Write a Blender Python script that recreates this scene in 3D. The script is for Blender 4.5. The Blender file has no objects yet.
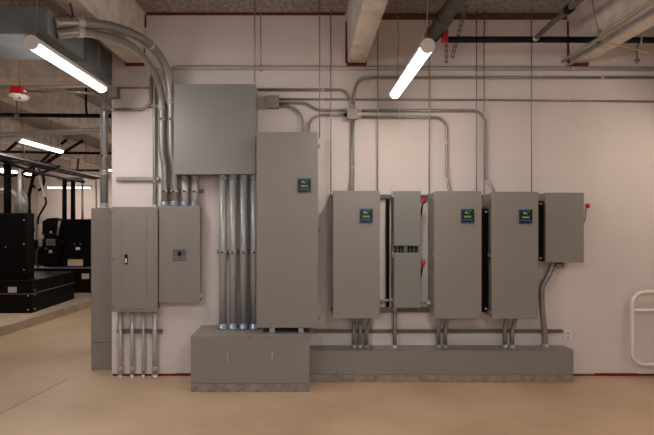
import bpy, bmesh, math, random
from mathutils import Vector, Matrix
random.seed(4)
F, VX, VY, CAMZ = 440.0, 308.0, 220.0, 1.73
W = 4.89                      # distance of the white wall
SC = bpy.context.scene
COL = SC.collection
PI = math.pi

def P(px, py, Y):
    return Vector(((px - VX) * Y / F, Y, CAMZ - (py - VY) * Y / F))
def X_(px, Y): return (px - VX) * Y / F
def Z_(py, Y): return CAMZ - (py - VY) * Y / F

# ------------------------------------------------------------------ materials
def mat(name, col, rough=.5, metal=0., noise=0., nscale=8., bump=0., bscale=60., col2=None, emit=None, estr=0., detail=6., lo=.35, hi=.65, stretch=None):
    m = bpy.data.materials.new(name); m.use_nodes = True
    nt = m.node_tree; b = nt.nodes['Principled BSDF']
    b.inputs['Base Color'].default_value = (*col, 1)
    b.inputs['Roughness'].default_value = rough
    b.inputs['Metallic'].default_value = metal
    tc = nt.nodes.new('ShaderNodeTexCoord')
    if noise or col2:
        n = nt.nodes.new('ShaderNodeTexNoise'); n.inputs['Scale'].default_value = nscale
        n.inputs['Detail'].default_value = detail
        if stretch:
            mp = nt.nodes.new('ShaderNodeMapping'); mp.inputs['Scale'].default_value = stretch
            nt.links.new(tc.outputs['Object'], mp.inputs['Vector']); nt.links.new(mp.outputs['Vector'], n.inputs['Vector'])
        else:
            nt.links.new(tc.outputs['Object'], n.inputs['Vector'])
        r = nt.nodes.new('ShaderNodeValToRGB')
        c2 = col2 or tuple(max(0, c * (1 - noise)) for c in col)
        r.color_ramp.elements[0].position = lo; r.color_ramp.elements[1].position = hi
        r.color_ramp.elements[0].color = (*c2, 1); r.color_ramp.elements[1].color = (*col, 1)
        nt.links.new(n.outputs['Fac'], r.inputs['Fac']); nt.links.new(r.outputs['Color'], b.inputs['Base Color'])
    if bump:
        n2 = nt.nodes.new('ShaderNodeTexNoise'); n2.inputs['Scale'].default_value = bscale; n2.inputs['Detail'].default_value = 5
        nt.links.new(tc.outputs['Object'], n2.inputs['Vector'])
        bp = nt.nodes.new('ShaderNodeBump'); bp.inputs['Strength'].default_value = bump; bp.inputs['Distance'].default_value = .02
        nt.links.new(n2.outputs['Fac'], bp.inputs['Height']); nt.links.new(bp.outputs['Normal'], b.inputs['Normal'])
    if emit:
        b.inputs['Emission Color'].default_value = (*emit, 1); b.inputs['Emission Strength'].default_value = estr
    return m

M = {}
M['wall'] = mat('painted_wall', (.655, .61, .595), .75, noise=.06, nscale=1.5, bump=.05, bscale=40)
M['farwall'] = mat('far_painted_wall', (.55, .48, .44), .8, noise=.08, nscale=1.0)
M['rearwall'] = mat('rear_painted_wall', (.66, .68, .70), .8, noise=.05, nscale=1.0)
M['floor'] = mat('sealed_concrete_floor', (.50, .365, .245), .42, col2=(.39, .275, .18), nscale=1.3, bump=.04, bscale=12, detail=9)
M['deck'] = mat('rough_deck', (.42, .375, .355), .95, col2=(.22, .185, .17), nscale=22, bump=.9, bscale=55)
M['beam'] = mat('precast_beam', (.68, .62, .565), .9, col2=(.52, .46, .405), nscale=7, bump=.45, bscale=30)
M['gray'] = mat('gray_enamel', (.232, .217, .200), .42, noise=.04, nscale=3)
M['gray2'] = mat('cool_gray_enamel', (.215, .222, .212), .42, noise=.04, nscale=3)
M['ductgray'] = mat('duct_gray', (.17, .19, .205), .55, noise=.2, nscale=6)
M['galv'] = mat('galvanised_steel', (.48, .475, .465), .42, .35, noise=.08, nscale=18)
M['galvblue'] = mat('galvanised_conduit', (.42, .435, .445), .36, .45, noise=.06, nscale=14)
M['emt'] = mat('conduit_steel', (.30, .29, .275), .33, .55, noise=.12, nscale=12)
M['dull'] = mat('dull_strut_steel', (.27, .25, .23), .5, .4, noise=.3, nscale=30)
M['bluesteel'] = mat('blue_tinted_coupling', (.36, .43, .49), .35, .7)
M['black'] = mat('black_paint', (.004, .0036, .0036), .5, noise=.3, nscale=8)
M['blackbase'] = mat('black_tank_paint', (.009, .0065, .005), .45, noise=.4, nscale=6)
M['pipeblack'] = mat('black_pipe', (.009, .008, .009), .6, noise=.3, nscale=20)
M['pipegray'] = mat('dark_iron_pipe', (.105, .095, .088), .5, .3, noise=.4, nscale=15)
M['red'] = mat('red_plastic', (.42, .012, .016), .35)
M['redpaint'] = mat('red_firestop', (.20, .010, .012), .7, noise=.5, nscale=30, bump=.4, bscale=60)
M['brownband'] = mat('mineral_wool', (.14, .085, .06), .95, noise=.5, nscale=60, bump=.6, bscale=80)
M['white'] = mat('white_plastic', (.78, .75, .72), .4)
M['whitepaint'] = mat('white_tube_paint', (.74, .69, .63), .4)
M['lampbody'] = mat('lamp_housing', (.80, .79, .79), .45)
M['curb'] = mat('housekeeping_curb', (.30, .265, .23), .85, col2=(.20, .17, .145), nscale=16, bump=.3, bscale=40)
M['joint'] = mat('floor_joint_filler', (.16, .115, .08), .8)
M['pad'] = mat('pad_concrete', (.43, .345, .26), .7, col2=(.33, .26, .19), nscale=5, bump=.1, bscale=25)
M['screen'] = mat('display_black', (.012, .014, .018), .25)
M['blue'] = mat('display_blue', (.008, .04, .16), .35)
M['bluebtn'] = mat('display_button', (.03, .09, .22), .35)
M['lcd'] = mat('lcd_lime', (.11, .22, .012), .5, emit=(.36, .85, .03), estr=.03)
M['ledwhite'] = mat('led_white', (.22, .23, .42), .5, emit=(.62, .62, 1), estr=.05)
M['ledteal'] = mat('led_teal', (.01, .16, .12), .5, emit=(.02, .65, .45), estr=.025)
M['ledgreen'] = mat('led_green', (.01, .16, .05), .5, emit=(.02, .75, .22), estr=.02)
M['yellow'] = mat('yellow_jacket', (.38, .27, .05), .6)
M['yellowlabel'] = mat('yellow_sticker', (.65, .42, .08), .6)
M['latch'] = mat('latch_black', (.012, .012, .012), .35)
M['silverwrap'] = mat('silver_pipe_wrap', (.55, .53, .48), .4, .5, noise=.4, nscale=14)
M['offwhite'] = mat('offwhite_label', (.50, .46, .43), .6)
M['grille'] = mat('breaker_gray', (.10, .10, .11), .45)
M['orange'] = mat('orange_label', (.45, .12, .04), .6)
M['lens'] = mat('lamp_lens_warm', (.9, .85, .8), .5, emit=(1.0, .91, .86), estr=20.0)
M['lens_warm'] = mat('lamp_lens_amber', (.9, .85, .8), .5, emit=(1.0, .87, .76), estr=15.0)
M['lens_fill'] = mat('lamp_lens_fill', (.9, .88, .86), .5, emit=(1.0, .955, .955), estr=31.0)  # emission of the added fill lamps behind the camera
M['lens_dim'] = mat('lamp_lens_dim', (.9, .88, .86), .5, emit=(1.0, .80, .64), estr=13.0)
M['lens_far'] = mat('lamp_lens_neutral', (.9, .88, .86), .5, emit=(1.0, .88, .78), estr=20.0)

for k in ('black', 'blackbase', 'pipeblack', 'latch'):
    M[k].node_tree.nodes['Principled BSDF'].inputs['Specular IOR Level'].default_value = .10
# ------------------------------------------------------------------ mesh builder
ORG = {}
class MB:
    def __init__(s): s.bm = bmesh.new()
    def box(s, x0, x1, y0, y1, z0, z1, bev=0., seg=2):
        b = bmesh.new()
        bmesh.ops.create_cube(b, size=1)
        for v in b.verts:
            v.co = Vector((x0 + (v.co.x + .5) * (x1 - x0), y0 + (v.co.y + .5) * (y1 - y0), z0 + (v.co.z + .5) * (z1 - z0)))
        if bev:
            bmesh.ops.bevel(b, geom=b.edges[:], offset=bev, segments=seg, affect='EDGES', profile=.5)
        return s._add(b)
    def _add(s, b):
        bmesh.ops.recalc_face_normals(b, faces=b.faces[:])
        me = bpy.data.meshes.new('t'); b.to_mesh(me); b.free()
        s.bm.from_mesh(me); bpy.data.meshes.remove(me); return s
    def prism(s, pts, axis, a, c):
        """polygon pts (2d) extruded along axis from a to c"""
        b = bmesh.new()
        def mk(u, v, w): return {'x': (w, u, v), 'y': (u, w, v), 'z': (u, v, w)}[axis]
        A = [b.verts.new(mk(u, v, a)) for u, v in pts]; B = [b.verts.new(mk(u, v, c)) for u, v in pts]
        n = len(pts)
        b.faces.new(A); b.faces.new(B[::-1])
        for i in range(n): b.faces.new((A[i], A[(i + 1) % n], B[(i + 1) % n], B[i]))
        return s._add(b)
    def tube(s, path, r, seg=14, closed=False, smooth=True):
        path = [Vector(p) for p in path]
        out = [path[0]]
        for p in path[1:]:
            if (p - out[-1]).length > 1e-5: out.append(p)
        path = out; n = len(path)
        b = bmesh.new(); rings = []; prev = None
        for i, p in enumerate(path):
            if closed: t = (path[(i + 1) % n] - path[i - 1]).normalized()
            else: t = (path[min(i + 1, n - 1)] - path[max(i - 1, 0)]).normalized()
            if prev is None:
                u = t.cross(Vector((0, 0, 1)))
                if u.length < .1: u = t.cross(Vector((1, 0, 0)))
            else:
                u = prev - t * prev.dot(t)
            u.normalize(); v = t.cross(u); prev = u
            rings.append([b.verts.new(p + (u * math.cos(2 * PI * k / seg) + v * math.sin(2 * PI * k / seg)) * r) for k in range(seg)])
        m = n if closed else n - 1
        for i in range(m):
            A, B = rings[i], rings[(i + 1) % n]
            for k in range(seg): 
                f = b.faces.new((A[k], A[(k + 1) % seg], B[(k + 1) % seg], B[k])); f.smooth = smooth
        if not closed:
            b.faces.new(rings[0][::-1]); b.faces.new(rings[-1])
        return s._add(b)
    def lathe(s, p0, axis, prof, seg=20):
        """prof: list of (distance along axis, radius)"""
        p0 = Vector(p0); t = Vector(axis).normalized()
        u = t.cross(Vector((0, 0, 1)))
        if u.length < .1: u = t.cross(Vector((1, 0, 0)))
        u.normalize(); v = t.cross(u)
        b = bmesh.new(); rings = []
        for d, r in prof:
            r = max(r, 1e-4)
            rings.append([b.verts.new(p0 + t * d + (u * math.cos(2 * PI * k / seg) + v * math.sin(2 * PI * k / seg)) * r) for k in range(seg)])
        for A, B in zip(rings, rings[1:]):
            for k in range(seg):
                f = b.faces.new((A[k], A[(k + 1) % seg], B[(k + 1) % seg], B[k])); f.smooth = True
        b.faces.new(rings[0][::-1]); b.faces.new(rings[-1])
        return s._add(b)
    def ball(s, c, r, sx=1, sy=1, sz=1):
        b = bmesh.new(); bmesh.ops.create_uvsphere(b, u_segments=16, v_segments=10, radius=r)
        for v in b.verts: v.co = Vector(c) + Vector((v.co.x * sx, v.co.y * sy, v.co.z * sz))
        for f in b.faces: f.smooth = True
        return s._add(b)
    def build(s, name, m, parent=None, **tags):
        me = bpy.data.meshes.new(name)
        if parent is None:
            xs = [v.co for v in s.bm.verts]
            org = Vector(((min(c.x for c in xs) + max(c.x for c in xs)) / 2, (min(c.y for c in xs) + max(c.y for c in xs)) / 2, min(c.z for c in xs)))
        else:
            org = ORG[parent.name]
        bmesh.ops.translate(s.bm, verts=s.bm.verts[:], vec=-org)
        s.bm.to_mesh(me); s.bm.free()
        me.materials.append(M[m] if isinstance(m, str) else m)
        o = bpy.data.objects.new(name, me); COL.objects.link(o)
        ORG[o.name] = org
        if parent is None: o.location = org
        else: o.parent = parent
        for k, v in tags.items(): o[k] = v
        return o

def thing(name, label, cat, loc, group=None):
    o = bpy.data.objects.new(name, None); o.empty_display_size = .1
    COL.objects.link(o); o.location = Vector(loc); ORG[o.name] = Vector(loc)
    o['label'] = label; o['category'] = cat
    if group: o['group'] = group
    return o
def tag(o, label, cat, group=None):
    o['label'] = label; o['category'] = cat
    if group: o['group'] = group
    return o
def struct(mb, name, m): return mb.build(name, m, kind='structure')

def fillet(pts, rad, n=7):
    """round the corners of a polyline"""
    pts = [Vector(p) for p in pts]
    rads = rad if isinstance(rad, (list, tuple)) else [rad] * (len(pts) - 2)
    out = [pts[0]]
    for i in range(1, len(pts) - 1):
        a, b, c = pts[i - 1], pts[i], pts[i + 1]
        d1 = (a - b); d2 = (c - b); l1, l2 = d1.length, d2.length
        d1.normalize(); d2.normalize()
        ang = d1.angle(d2)
        if ang > PI - .02: out.append(b); continue
        t = min(rads[i - 1] / math.tan(ang / 2), l1 * (.95 if i == 1 else .49), l2 * (.95 if i == len(pts) - 2 else .49))
        r = t * math.tan(ang / 2)
        ctr = b + (d1 + d2).normalized() * (r / math.sin(ang / 2))
        s, e = b + d1 * t, b + d2 * t
        v0, v1 = (s - ctr), (e - ctr); tot = v0.angle(v1)
        for k in range(n + 1):
            f = k / n
            v = (v0 * math.sin((1 - f) * tot) + v1 * math.sin(f * tot)) / math.sin(tot)
            out.append(ctr + v)
    out.append(pts[-1]); return out
def spline(pts, n=6):
    pts = [Vector(p) for p in pts]; out = []
    q = [pts[0] * 2 - pts[1]] + pts + [pts[-1] * 2 - pts[-2]]
    for i in range(1, len(q) - 2):
        p0, p1, p2, p3 = q[i - 1], q[i], q[i + 1], q[i + 2]
        for k in range(n):
            t = k / n
            out.append(.5 * ((2 * p1) + (p2 - p0) * t + (2 * p0 - 5 * p1 + 4 * p2 - p3) * t * t + (3 * p1 - p0 - 3 * p2 + p3) * t ** 3))
    out.append(pts[-1]); return out

def along(path, d):
    if d < 0: d = sum((b - a).length for a, b in zip(path, path[1:])) + d
    for a, b in zip(path, path[1:]):
        l = (b - a).length
        if d <= l: return a.lerp(b, d / l if l else 0), (b - a).normalized()
        d -= l
    return path[-1], (path[-1] - path[-2]).normalized()

def conduit(name, path, r, label, cat='conduit', m='emt', ends='', couplings=(), straps=(), group=None, seg=14, cm='galv', ccm=None):
    o = MB().tube(path, r, seg).build(name, m); tag(o, label, cat, group)
    for e in ends:                                   # connector with lock nut at either end
        p, t = (path[0], (path[1] - path[0]).normalized()) if e == 'a' else (path[-1], (path[-2] - path[-1]).normalized())
        L = max(.03, r * 1.3)
        MB().lathe(p, t, [(0.001, r * 1.42), (L * .25, r * 1.42), (L * .3, r * 1.2), (L, r * 1.2), (L * 1.05, r * 1.02)]).build('connector', cm, o)
    for d in couplings:
        p, t = along(path, d); L = max(.035, r * 1.5)
        MB().lathe(p - t * L / 2, t, [(0, r * 1.03), (.004, r * 1.2), (L * .47, r * 1.2), (L * .5, r * 1.13), (L * .53, r * 1.2), (L - .004, r * 1.2), (L, r * 1.03)]).build('coupling', ccm or cm, o)
    for d in straps:
        p, t = along(path, d); L = .022
        mb = MB().lathe(p - t * L / 2, t, [(0, r * 1.02), (.001, r * 1.14), (L - .001, r * 1.14), (L, r * 1.02)])
        mb.lathe(p + Vector((0, -r * 1.05, 0)) , (0, -1, 0), [(0, .007), (.012, .007), (.013, .004)], 6)
        st = mb.build('strap', 'galv', o)
        if r > .03: MB().lathe(p + Vector((0, -r * 1.12, 0)), (0, -1, 0), [(0, .012), (.008, .012), (.012, .007)], 8).build('strap_bolt', 'latch', st)
    return o
def rod(label, p, z0, z1, r=.006, name='threaded_rod', nuts=True, group=None, m='emt'):
    p = Vector(p)
    o = MB().tube([(p.x, p.y, z0), (p.x, p.y, z1)], r, 8).build(name, m); tag(o, label, 'rod', group)
    if nuts: MB().lathe((p.x, p.y, z0 + .012), (0, 0, 1), [(0, .013), (.014, .013)], 6).build('nut', 'galv', o)
    return o
def strut(label, a, b, h=.041, d=.034, m='dull', name='strut_channel', slots=True, vertical=False):
    """slotted channel between a and b (axis x or z), open back, slots on the front"""
    a, b = Vector(a), Vector(b); mb = MB(); t = .004
    if not vertical:
        x0, x1, y, z = a.x, b.x, a.y, a.z
        mb.box(x0, x1, y, y + d, z - h / 2, z - h / 2 + t); mb.box(x0, x1, y, y + d, z + h / 2 - t, z + h / 2)
        mb.box(x0, x1, y, y + t, z - h / 2, z - h * .17); mb.box(x0, x1, y, y + t, z + h * .17, z + h / 2)
        x = x0
        while x < x1 - .01:
            mb.box(x, min(x + .022, x1), y, y + t, z - h * .18, z + h * .18); x += .05
        mb.box(x0, x1, y + d - t, y + d, z - h / 2, z + h / 2)
    else:
        z0, z1, y, x = min(a.z, b.z), max(a.z, b.z), a.y, a.x
        mb.box(x - h / 2, x - h / 2 + t, y, y + d, z0, z1); mb.box(x + h / 2 - t, x + h / 2, y, y + d, z0, z1)
        mb.box(x - h / 2, x - h * .17, y, y + t, z0, z1); mb.box(x + h * .17, x + h / 2, y, y + t, z0, z1)
        z = z0
        while z < z1 - .01:
            mb.box(x - h * .18, x + h * .18, y, y + t, z, min(z + .022, z1)); z += .05
        mb.box(x - h / 2, x + h / 2, y + d - t, y + d, z0, z1)
    o = mb.build(name, m); return tag(o, label, 'strut')

# ------------------------------------------------------------------ the setting
XL, XR, YN, YF, ZC = -14.0, 7.2, -5.0, 16.0, 4.03
XE = -2.18                                            # left end of the white wall
stems = [-1.923 + 2.463 * k for k in range(-4, 4)]
SB, SH = 3.474, .0975
struct(MB().box(XL, XR, YN, YF, -.2, 0), 'floor', 'floor')
struct(MB().box(XL, XR, YN, YF, ZC, ZC + .2), 'ceiling', 'deck')
w = MB().box(XE, XR, W, W + .16, 0, SB - .005)
edges = [XE] + [v for s in stems if s > -2 for v in (s - SH - .012, s + SH + .012)] + [XR]
for a, b in zip(edges[0::2], edges[1::2]):
    if b > a: w.box(a, b, W, W + .16, SB - .005, ZC - .012)
struct(w, 'wall_back', 'wall')
struct(MB().box(XL, XR, YF, YF + .15, 0, ZC), 'wall_far', 'farwall')
struct(MB().box(XL - .15, XL, YN, YF, 0, ZC), 'wall_left', 'farwall')
struct(MB().box(XR, XR + .15, YN, YF, 0, ZC), 'wall_right', 'farwall')
struct(MB().box(XL, XR, YN - .15, YN, 0, ZC), 'wall_rear', 'rearwall')
for s in stems:
    struct(MB().prism([(s - SH, SB), (s + SH, SB), (s + SH + .015, ZC + .01), (s - SH - .015, ZC + .01)], 'y', YN, YF), 'ceiling_beam', 'beam')
struct(MB().box(XL, XE - .25, 5.3, 5.7, 3.44, ZC), 'ceiling_girder', 'beam')
# fire stop sealant around the beams, along the wall top and along the floor joint
for i, s in enumerate(stems):
    if s < -2.5: continue
    t = MB()
    t.box(s - SH - .012, s + SH + .012, W - .012, W + .02, SB - .035, SB + .0)
    t.box(s - SH - .028, s - SH - .001, W - .008, W + .02, SB, ZC - .09); t.box(s + SH + .001, s + SH + .014, W - .008, W + .02, SB, SB + .16)
    t.box(s + SH + .008, s + SH + .03, W - .008, W + .02, ZC - .16, ZC - .02)
    struct(t, 'trim_1', 'redpaint')
struct(MB().box(stems[4] + SH + .03, stems[5] - SH - .03, W - .006, W + .02, ZC - .026, ZC - .008), 'trim_2', 'redpaint')
struct(MB().box(stems[5] + SH + .03, stems[6] - SH - .03, W - .008, W + .02, ZC - .075, ZC - .012), 'trim_3', 'brownband')
struct(MB().box(stems[4] + SH + .04, stems[5] - SH - .04, W - .02, W - .007, ZC - .012, ZC), 'trim_4', 'brownband')
t = MB()
x = XE + .01
while x < 6.9:
    L = random.uniform(.15, .5)
    t.box(x, x + L, W - .008, W + .004, 0, random.uniform(.019, .03)); x += L
struct(t, 'baseboard_back', 'redpaint')
a, b = P(-30, 429, 3.64), P(66, 380, 4.76); a.z = b.z = 0
struct(MB().prism([(a.x - .004, a.y), (a.x + .004, a.y), (b.x + .004, b.y), (b.x - .004, b.y)], 'z', 0, .0012), 'trim_5', 'joint')
# raised concrete pad under the generators
pd = MB()
pd.prism([(-9.5, 4.6), (-4.76, 4.6), (-3.95, 12.2), (-9.5, 12.2)], 'z', 0, .14)
struct(pd, 'floor_pad', 'pad')

# ------------------------------------------------------------------ upper left trough and duct
dk = thing('wireway_duct', 'blue-gray steel wireway box hung under the ceiling at upper left', 'duct', (-2.9, 3.62, 3.146))
MB().box(-4.0, -1.98, 3.35, 3.89, 3.146, 3.345, .006).build('body', 'ductgray', dk)
MB().box(-4.0, -1.974, 3.343, 3.35, 3.33, 3.349).build('flange', 'ductgray', dk)
for px in (2, 12, 47):
    p = P(px, 5, 3.5); MB().tube([(p.x if px < 40 else -2.03, 3.6, 3.345), (p.x if px < 40 else -2.03, 3.6, ZC)], .006, 8).build('hanger_rod', 'dull', dk)
db = thing('cable_duct', 'dull gray steel duct at the left end of the white wall under the beam', 'duct', (-2.35, 4.6, 3.29))
MB().box(-2.55, XE - .01, 4.33, 5.1, 3.29, 3.59, .005).build('body', 'ductgray', db)
MB().box(-2.555, XE - .005, 4.322, 4.334, 3.285, 3.595).build('flange', 'ductgray', db)
jb = thing('junction_box', 'small gray box at the left end of the white wall beneath the cable duct', 'junction box', P(113, 97, 4.85))
MB().box(X_(109.5, 4.8), X_(117, 4.8), 4.78, 4.885, Z_(97, 4.8), Z_(87, 4.8), .004).build('body', 'ductgray', jb)
MB().box(X_(109.2, 4.8), X_(117.3, 4.8), 4.775, 4.781, Z_(97.2, 4.8), Z_(86.8, 4.8)).build('cover', 'galv', jb)

# ------------------------------------------------------------------ enclosures
def pbox(mb, x0, x1, y0, y1, Y0, Y1, bev=.004):
    """box whose front face at depth Y0 fills the photo rectangle"""
    return mb.box(X_(x0, Y0), X_(x1, Y0), Y0, Y1, Z_(y1, Y0), Z_(y0, Y0), bev)
def root(name, label, cat, x0, x1, y1, Y0, Y1, group=None):
    return thing(name, label, cat, ((X_(x0, Y0) + X_(x1, Y0)) / 2, (Y0 + Y1) / 2, Z_(y1, Y0)), group)
def screws(par, pts, Y, r=.006, m='latch'):
    for px, py in pts:
        p = P(px, py, Y); MB().lathe(p, (0, -1, 0), [(-.002, r), (.003, r), (.005, r * .5)], 8).build('screw', m, par)

# upper left pull box
A = root('pull_box', 'large plain gray pull box high on the wall, highest of the enclosures', 'enclosure', 173.5, 255.7, 174.4, 4.66, 4.86)
pbox(MB(), 173.5, 255.7, 84, 174.4, 4.66, 4.67).build('cover', 'gray2', A)
x0, x1, z0, z1 = X_(173.5, 4.66), X_(255.7, 4.66), Z_(174.4, 4.66), Z_(84, 4.66)
MB().box(x0 + .004, x1 - .004, 4.671, 4.885, z0 + .004, z1 - .004, .004).build('body', 'gray2', A)
for z in (z0 + .06, (z0 + z1) / 2 - .05, z0 + .16, z1 - .06):
    MB().box(x1 - .006, x1 + .008, 4.70, 4.73, z - .012, z + .012, .002).build('clip', 'galv', A)

# tall cabinet with screen
DISP = []
def display(par, cx, cy, Y):
    s = Y / F
    c = P(cx, cy, Y)
    d = MB().box(c.x - 6.5 * s, c.x + 6.5 * s, Y - .010, Y + .002, c.z - 7 * s, c.z + 7 * s, .002).build('display_panel', 'screen', par, label='small black panel with lit green bar')
    def r(name, m, u0, u1, v0, v1, th=.002):
        MB().box(c.x + u0 * s, c.x + u1 * s, Y - .010 - th, Y - .0095, c.z - v1 * s, c.z - v0 * s).build(name, m, d)
    r('frame_stripe', 'blue', -6.4, 1.5, -6.9, -5.4); r('frame_stripe', 'blue', -6.4, -5.9, -5.4, 6.9); r('frame_stripe', 'blue', -5.8, 3.1, 6.3, 6.9)
    r('frame_stripe', 'blue', 3.2, 6.4, 5.4, 6.9); r('frame_stripe', 'ledgreen', 1.6, 4, -6.0, -4.8)
    r('status_light', 'ledwhite', -2.6, -.6, -4.4, -2.6); r('status_light', 'ledteal', -.4, 1.6, -4.0, -2.2)
    r('lcd_bar', 'lcd', -3.6, 3.4, -.2, 1.5)
    for k in range(5): r('button', 'bluebtn', -5.2 + k * 2.1, -3.7 + k * 2.1, 3.0, 4.5)
def cabinet(label, x0, x1, y0, y1, Yf, Yb, disp, hinge='left', name='power_cabinet', m='gray', group=None):
    o = root(name, label, 'electrical cabinet', x0, x1, y1, Yf, Yb, group)
    a, b, z0, z1 = X_(x0, Yf), X_(x1, Yf), Z_(y1, Yf), Z_(y0, Yf)
    MB().box(a + .012, b - .012, Yf + .034, Yb, z0 + .012, z1 - .012, .004).build('body', m, o)
    d = MB().box(a, b, Yf, Yf + .032, z0, z1, .007, 3).build('door', m, o)
    display(o, disp[0], disp[1], Yf)
    for f in (.045, .5, .93):
        z = z0 + (z1 - z0) * f
        xx = a if hinge == 'left' else b; sg = -1 if hinge == 'left' else 1
        h = MB().box(min(xx - sg * .004, xx + sg * .018), max(xx - sg * .004, xx + sg * .018), Yf + .035, Yf + .075, z - .02, z + .02, .003)
        h.lathe((xx + sg * .012, Yf + .03, z), (0, -1, 0), [(-.02, .008), (.004, .008)], 8)
        h.build('hinge_clip', 'dull', o)
    return o
c1 = cabinet('tallest gray cabinet with display screen, standing on the big floor box', 256.3, 318.2, 131.8, 328, 4.52, 4.87, (304.3, 185.5), 'right', name='power_cabinet')
for px in (272, 301):
    p = P(px, 330, 4.56); MB().box(p.x - .028, p.x + .028, 4.56, 4.62, .562, .628, .003).build('foot', 'galv', c1)
    MB().box(p.x - .028, p.x + .028, 4.77, 4.83, .562, .628, .003).build('foot', 'galv', c1)
CB = [('gray wall cabinet with screen, first right of the tallest cabinet', 333, 379.8, 190.5, 318.6, (366.2, 215.8)),
      ('gray wall cabinet with screen, right beside the stacked disconnect switches', 434.4, 481.8, 191, 319, (467.4, 216)),
      ('gray wall cabinet with screen, beside the small switch box on the far right', 492, 538.6, 191.6, 319, (525.5, 216.6))]
for lab, x0, x1, y0, y1, dp in CB:
    cabinet(lab, x0, x1, y0, y1, 4.555, 4.845, dp, 'left', group='wall cabinets with screens')

# panelboard
pb = root('panelboard', 'gray breaker panel with inner hinged door and black latch, left on wall', 'electrical panel', 112.6, 158, 312.5, 4.74, 4.885)
pbox(MB(), 111.7, 157.6, 206.8, 312, 4.74, 4.752, .003).build('trim_cover', 'gray', pb)
pbox(MB(), 114, 155.4, 209, 310.5, 4.753, 4.885, 0).build('body', 'gray', pb)
pbox(MB(), 153.6, 154, 208, 311.4, 4.7385, 4.741, 0).build('seam', 'dull', pb)
pbox(MB(), 121.6, 146.6, 214.0, 309, 4.7388, 4.741, 0).build('door_frame', 'dull', pb)
d = pbox(MB(), 122.1, 146.1, 214.5, 308.5, 4.734, 4.741, .002).build('door', 'gray', pb)
q = pbox(MB(), 124.4, 127.4, 254.5, 264.5, 4.722, 4.7335, .004).build('latch', 'latch', d)
pbox(MB(), 125.1, 126.7, 258.5, 262.8, 4.719, 4.7235, .001).build('latch_key', 'white', d)
screws(pb, [(113.4, 212), (156.2, 212), (113.4, 259), (156.2, 259), (113.4, 306.5), (156.2, 306.5)], 4.74)
# breaker box
sb = root('breaker_enclosure', 'gray enclosure with small breaker window, right of the breaker panel', 'enclosure', 159.3, 200.3, 303, 4.77, 4.885)
pbox(MB(), 158.6, 200.1, 206, 303, 4.77, 4.78, .003).build('cover', 'gray', sb)
pbox(MB(), 159.4, 199.2, 207, 302, 4.781, 4.885, 0).build('body', 'gray', sb)
bw = pbox(MB(), 172.8, 186, 249.2, 260.6, 4.764, 4.771, .002).build('breaker_window', 'grille', sb, label='small dark breaker window')
pbox(MB(), 177.8, 180.8, 251.5, 255.5, 4.752, 4.7645, .002).build('toggle', 'latch', bw)
pbox(MB(), 173, 185.8, 256.2, 257.2, 4.761, 4.7645, 0).build('rating_strip', 'dull', bw)
pbox(MB(), 174, 185, 258, 259.6, 4.762, 4.7645, 0).build('rating_strip', 'ductgray', bw)
pbox(MB(), 199.6, 201.4, 294, 298, 4.772, 4.79, .001).build('clip', 'galv', sb)

# tall wireway standing at the wall end
ww = thing('floor_wireway', 'tall gray wireway column standing on the floor at the wall end', 'wireway', (-2.34, 5.2, 0))
a, b = X_(91, 5.07), XE - .012
zj = Z_(343, 5.07)
MB().box(a, b, 5.07, 5.4, zj + .008, Z_(208, 5.07), .004).build('body', 'gray', ww)
MB().box(a, b, 5.07, 5.4, 0.0, zj, .004).build('base', 'gray', ww)
MB().box(a + .01, b - .01, 5.08, 5.39, zj, zj + .008).build('joint', 'dull', ww)
screws(ww, [(112 - 1.8, 212), (109.5, 259), (109, 307)], 5.07)

# floor box under the tall cabinet
fb = thing('floor_pull_box', 'big low gray steel box on the floor with two pull handles', 'pull box', ((X_(191.5, 4.42) + X_(309.8, 4.42)) / 2, 4.65, 0))
a, b = X_(190.7, 4.42), X_(309.8, 4.42)
MB().box(a + .002, b - .002, 4.424, 4.885, .0, .088, .006).build('curb', 'curb', fb, label='rough concrete curb')
MB().box(a, b, 4.42, 4.885, .09, .556, .004).build('body', 'gray', fb)
MB().box(a - .003, b + .003, 4.417, 4.885, .557, .561, .001).build('lid', 'gray', fb)
for px in (228.3, 272.6):
    p = P(px, 357.3, 4.42)
    MB().tube(fillet([(p.x, 4.421, p.z + .043), (p.x, 4.385, p.z + .043), (p.x, 4.385, p.z - .043), (p.x, 4.421, p.z - .043)], .018), .007, 10).build('pull_handle', 'galv', fb)
screws(fb, [(249, 338)], 4.42, .006)

# long trough on the floor
tr = thing('floor_trough', 'long low gray wiring trough on a concrete curb along the wall foot', 'wireway', (1.4, 4.78, 0))
a, b = .022, X_(573.7, 4.69)
MB().box(a, b, 4.692, 4.885, 0, .078, .006).build('curb', 'curb', tr, label='concrete curb')
MB().box(a, b, 4.69, 4.885, .08, .336, .004).build('body', 'gray', tr)
MB().box(a, b + .003, 4.687, 4.885, .3365, .340, .001).build('lid', 'gray', tr)
screws(tr, [(337, 371), (335, 374)], 4.69)

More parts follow.
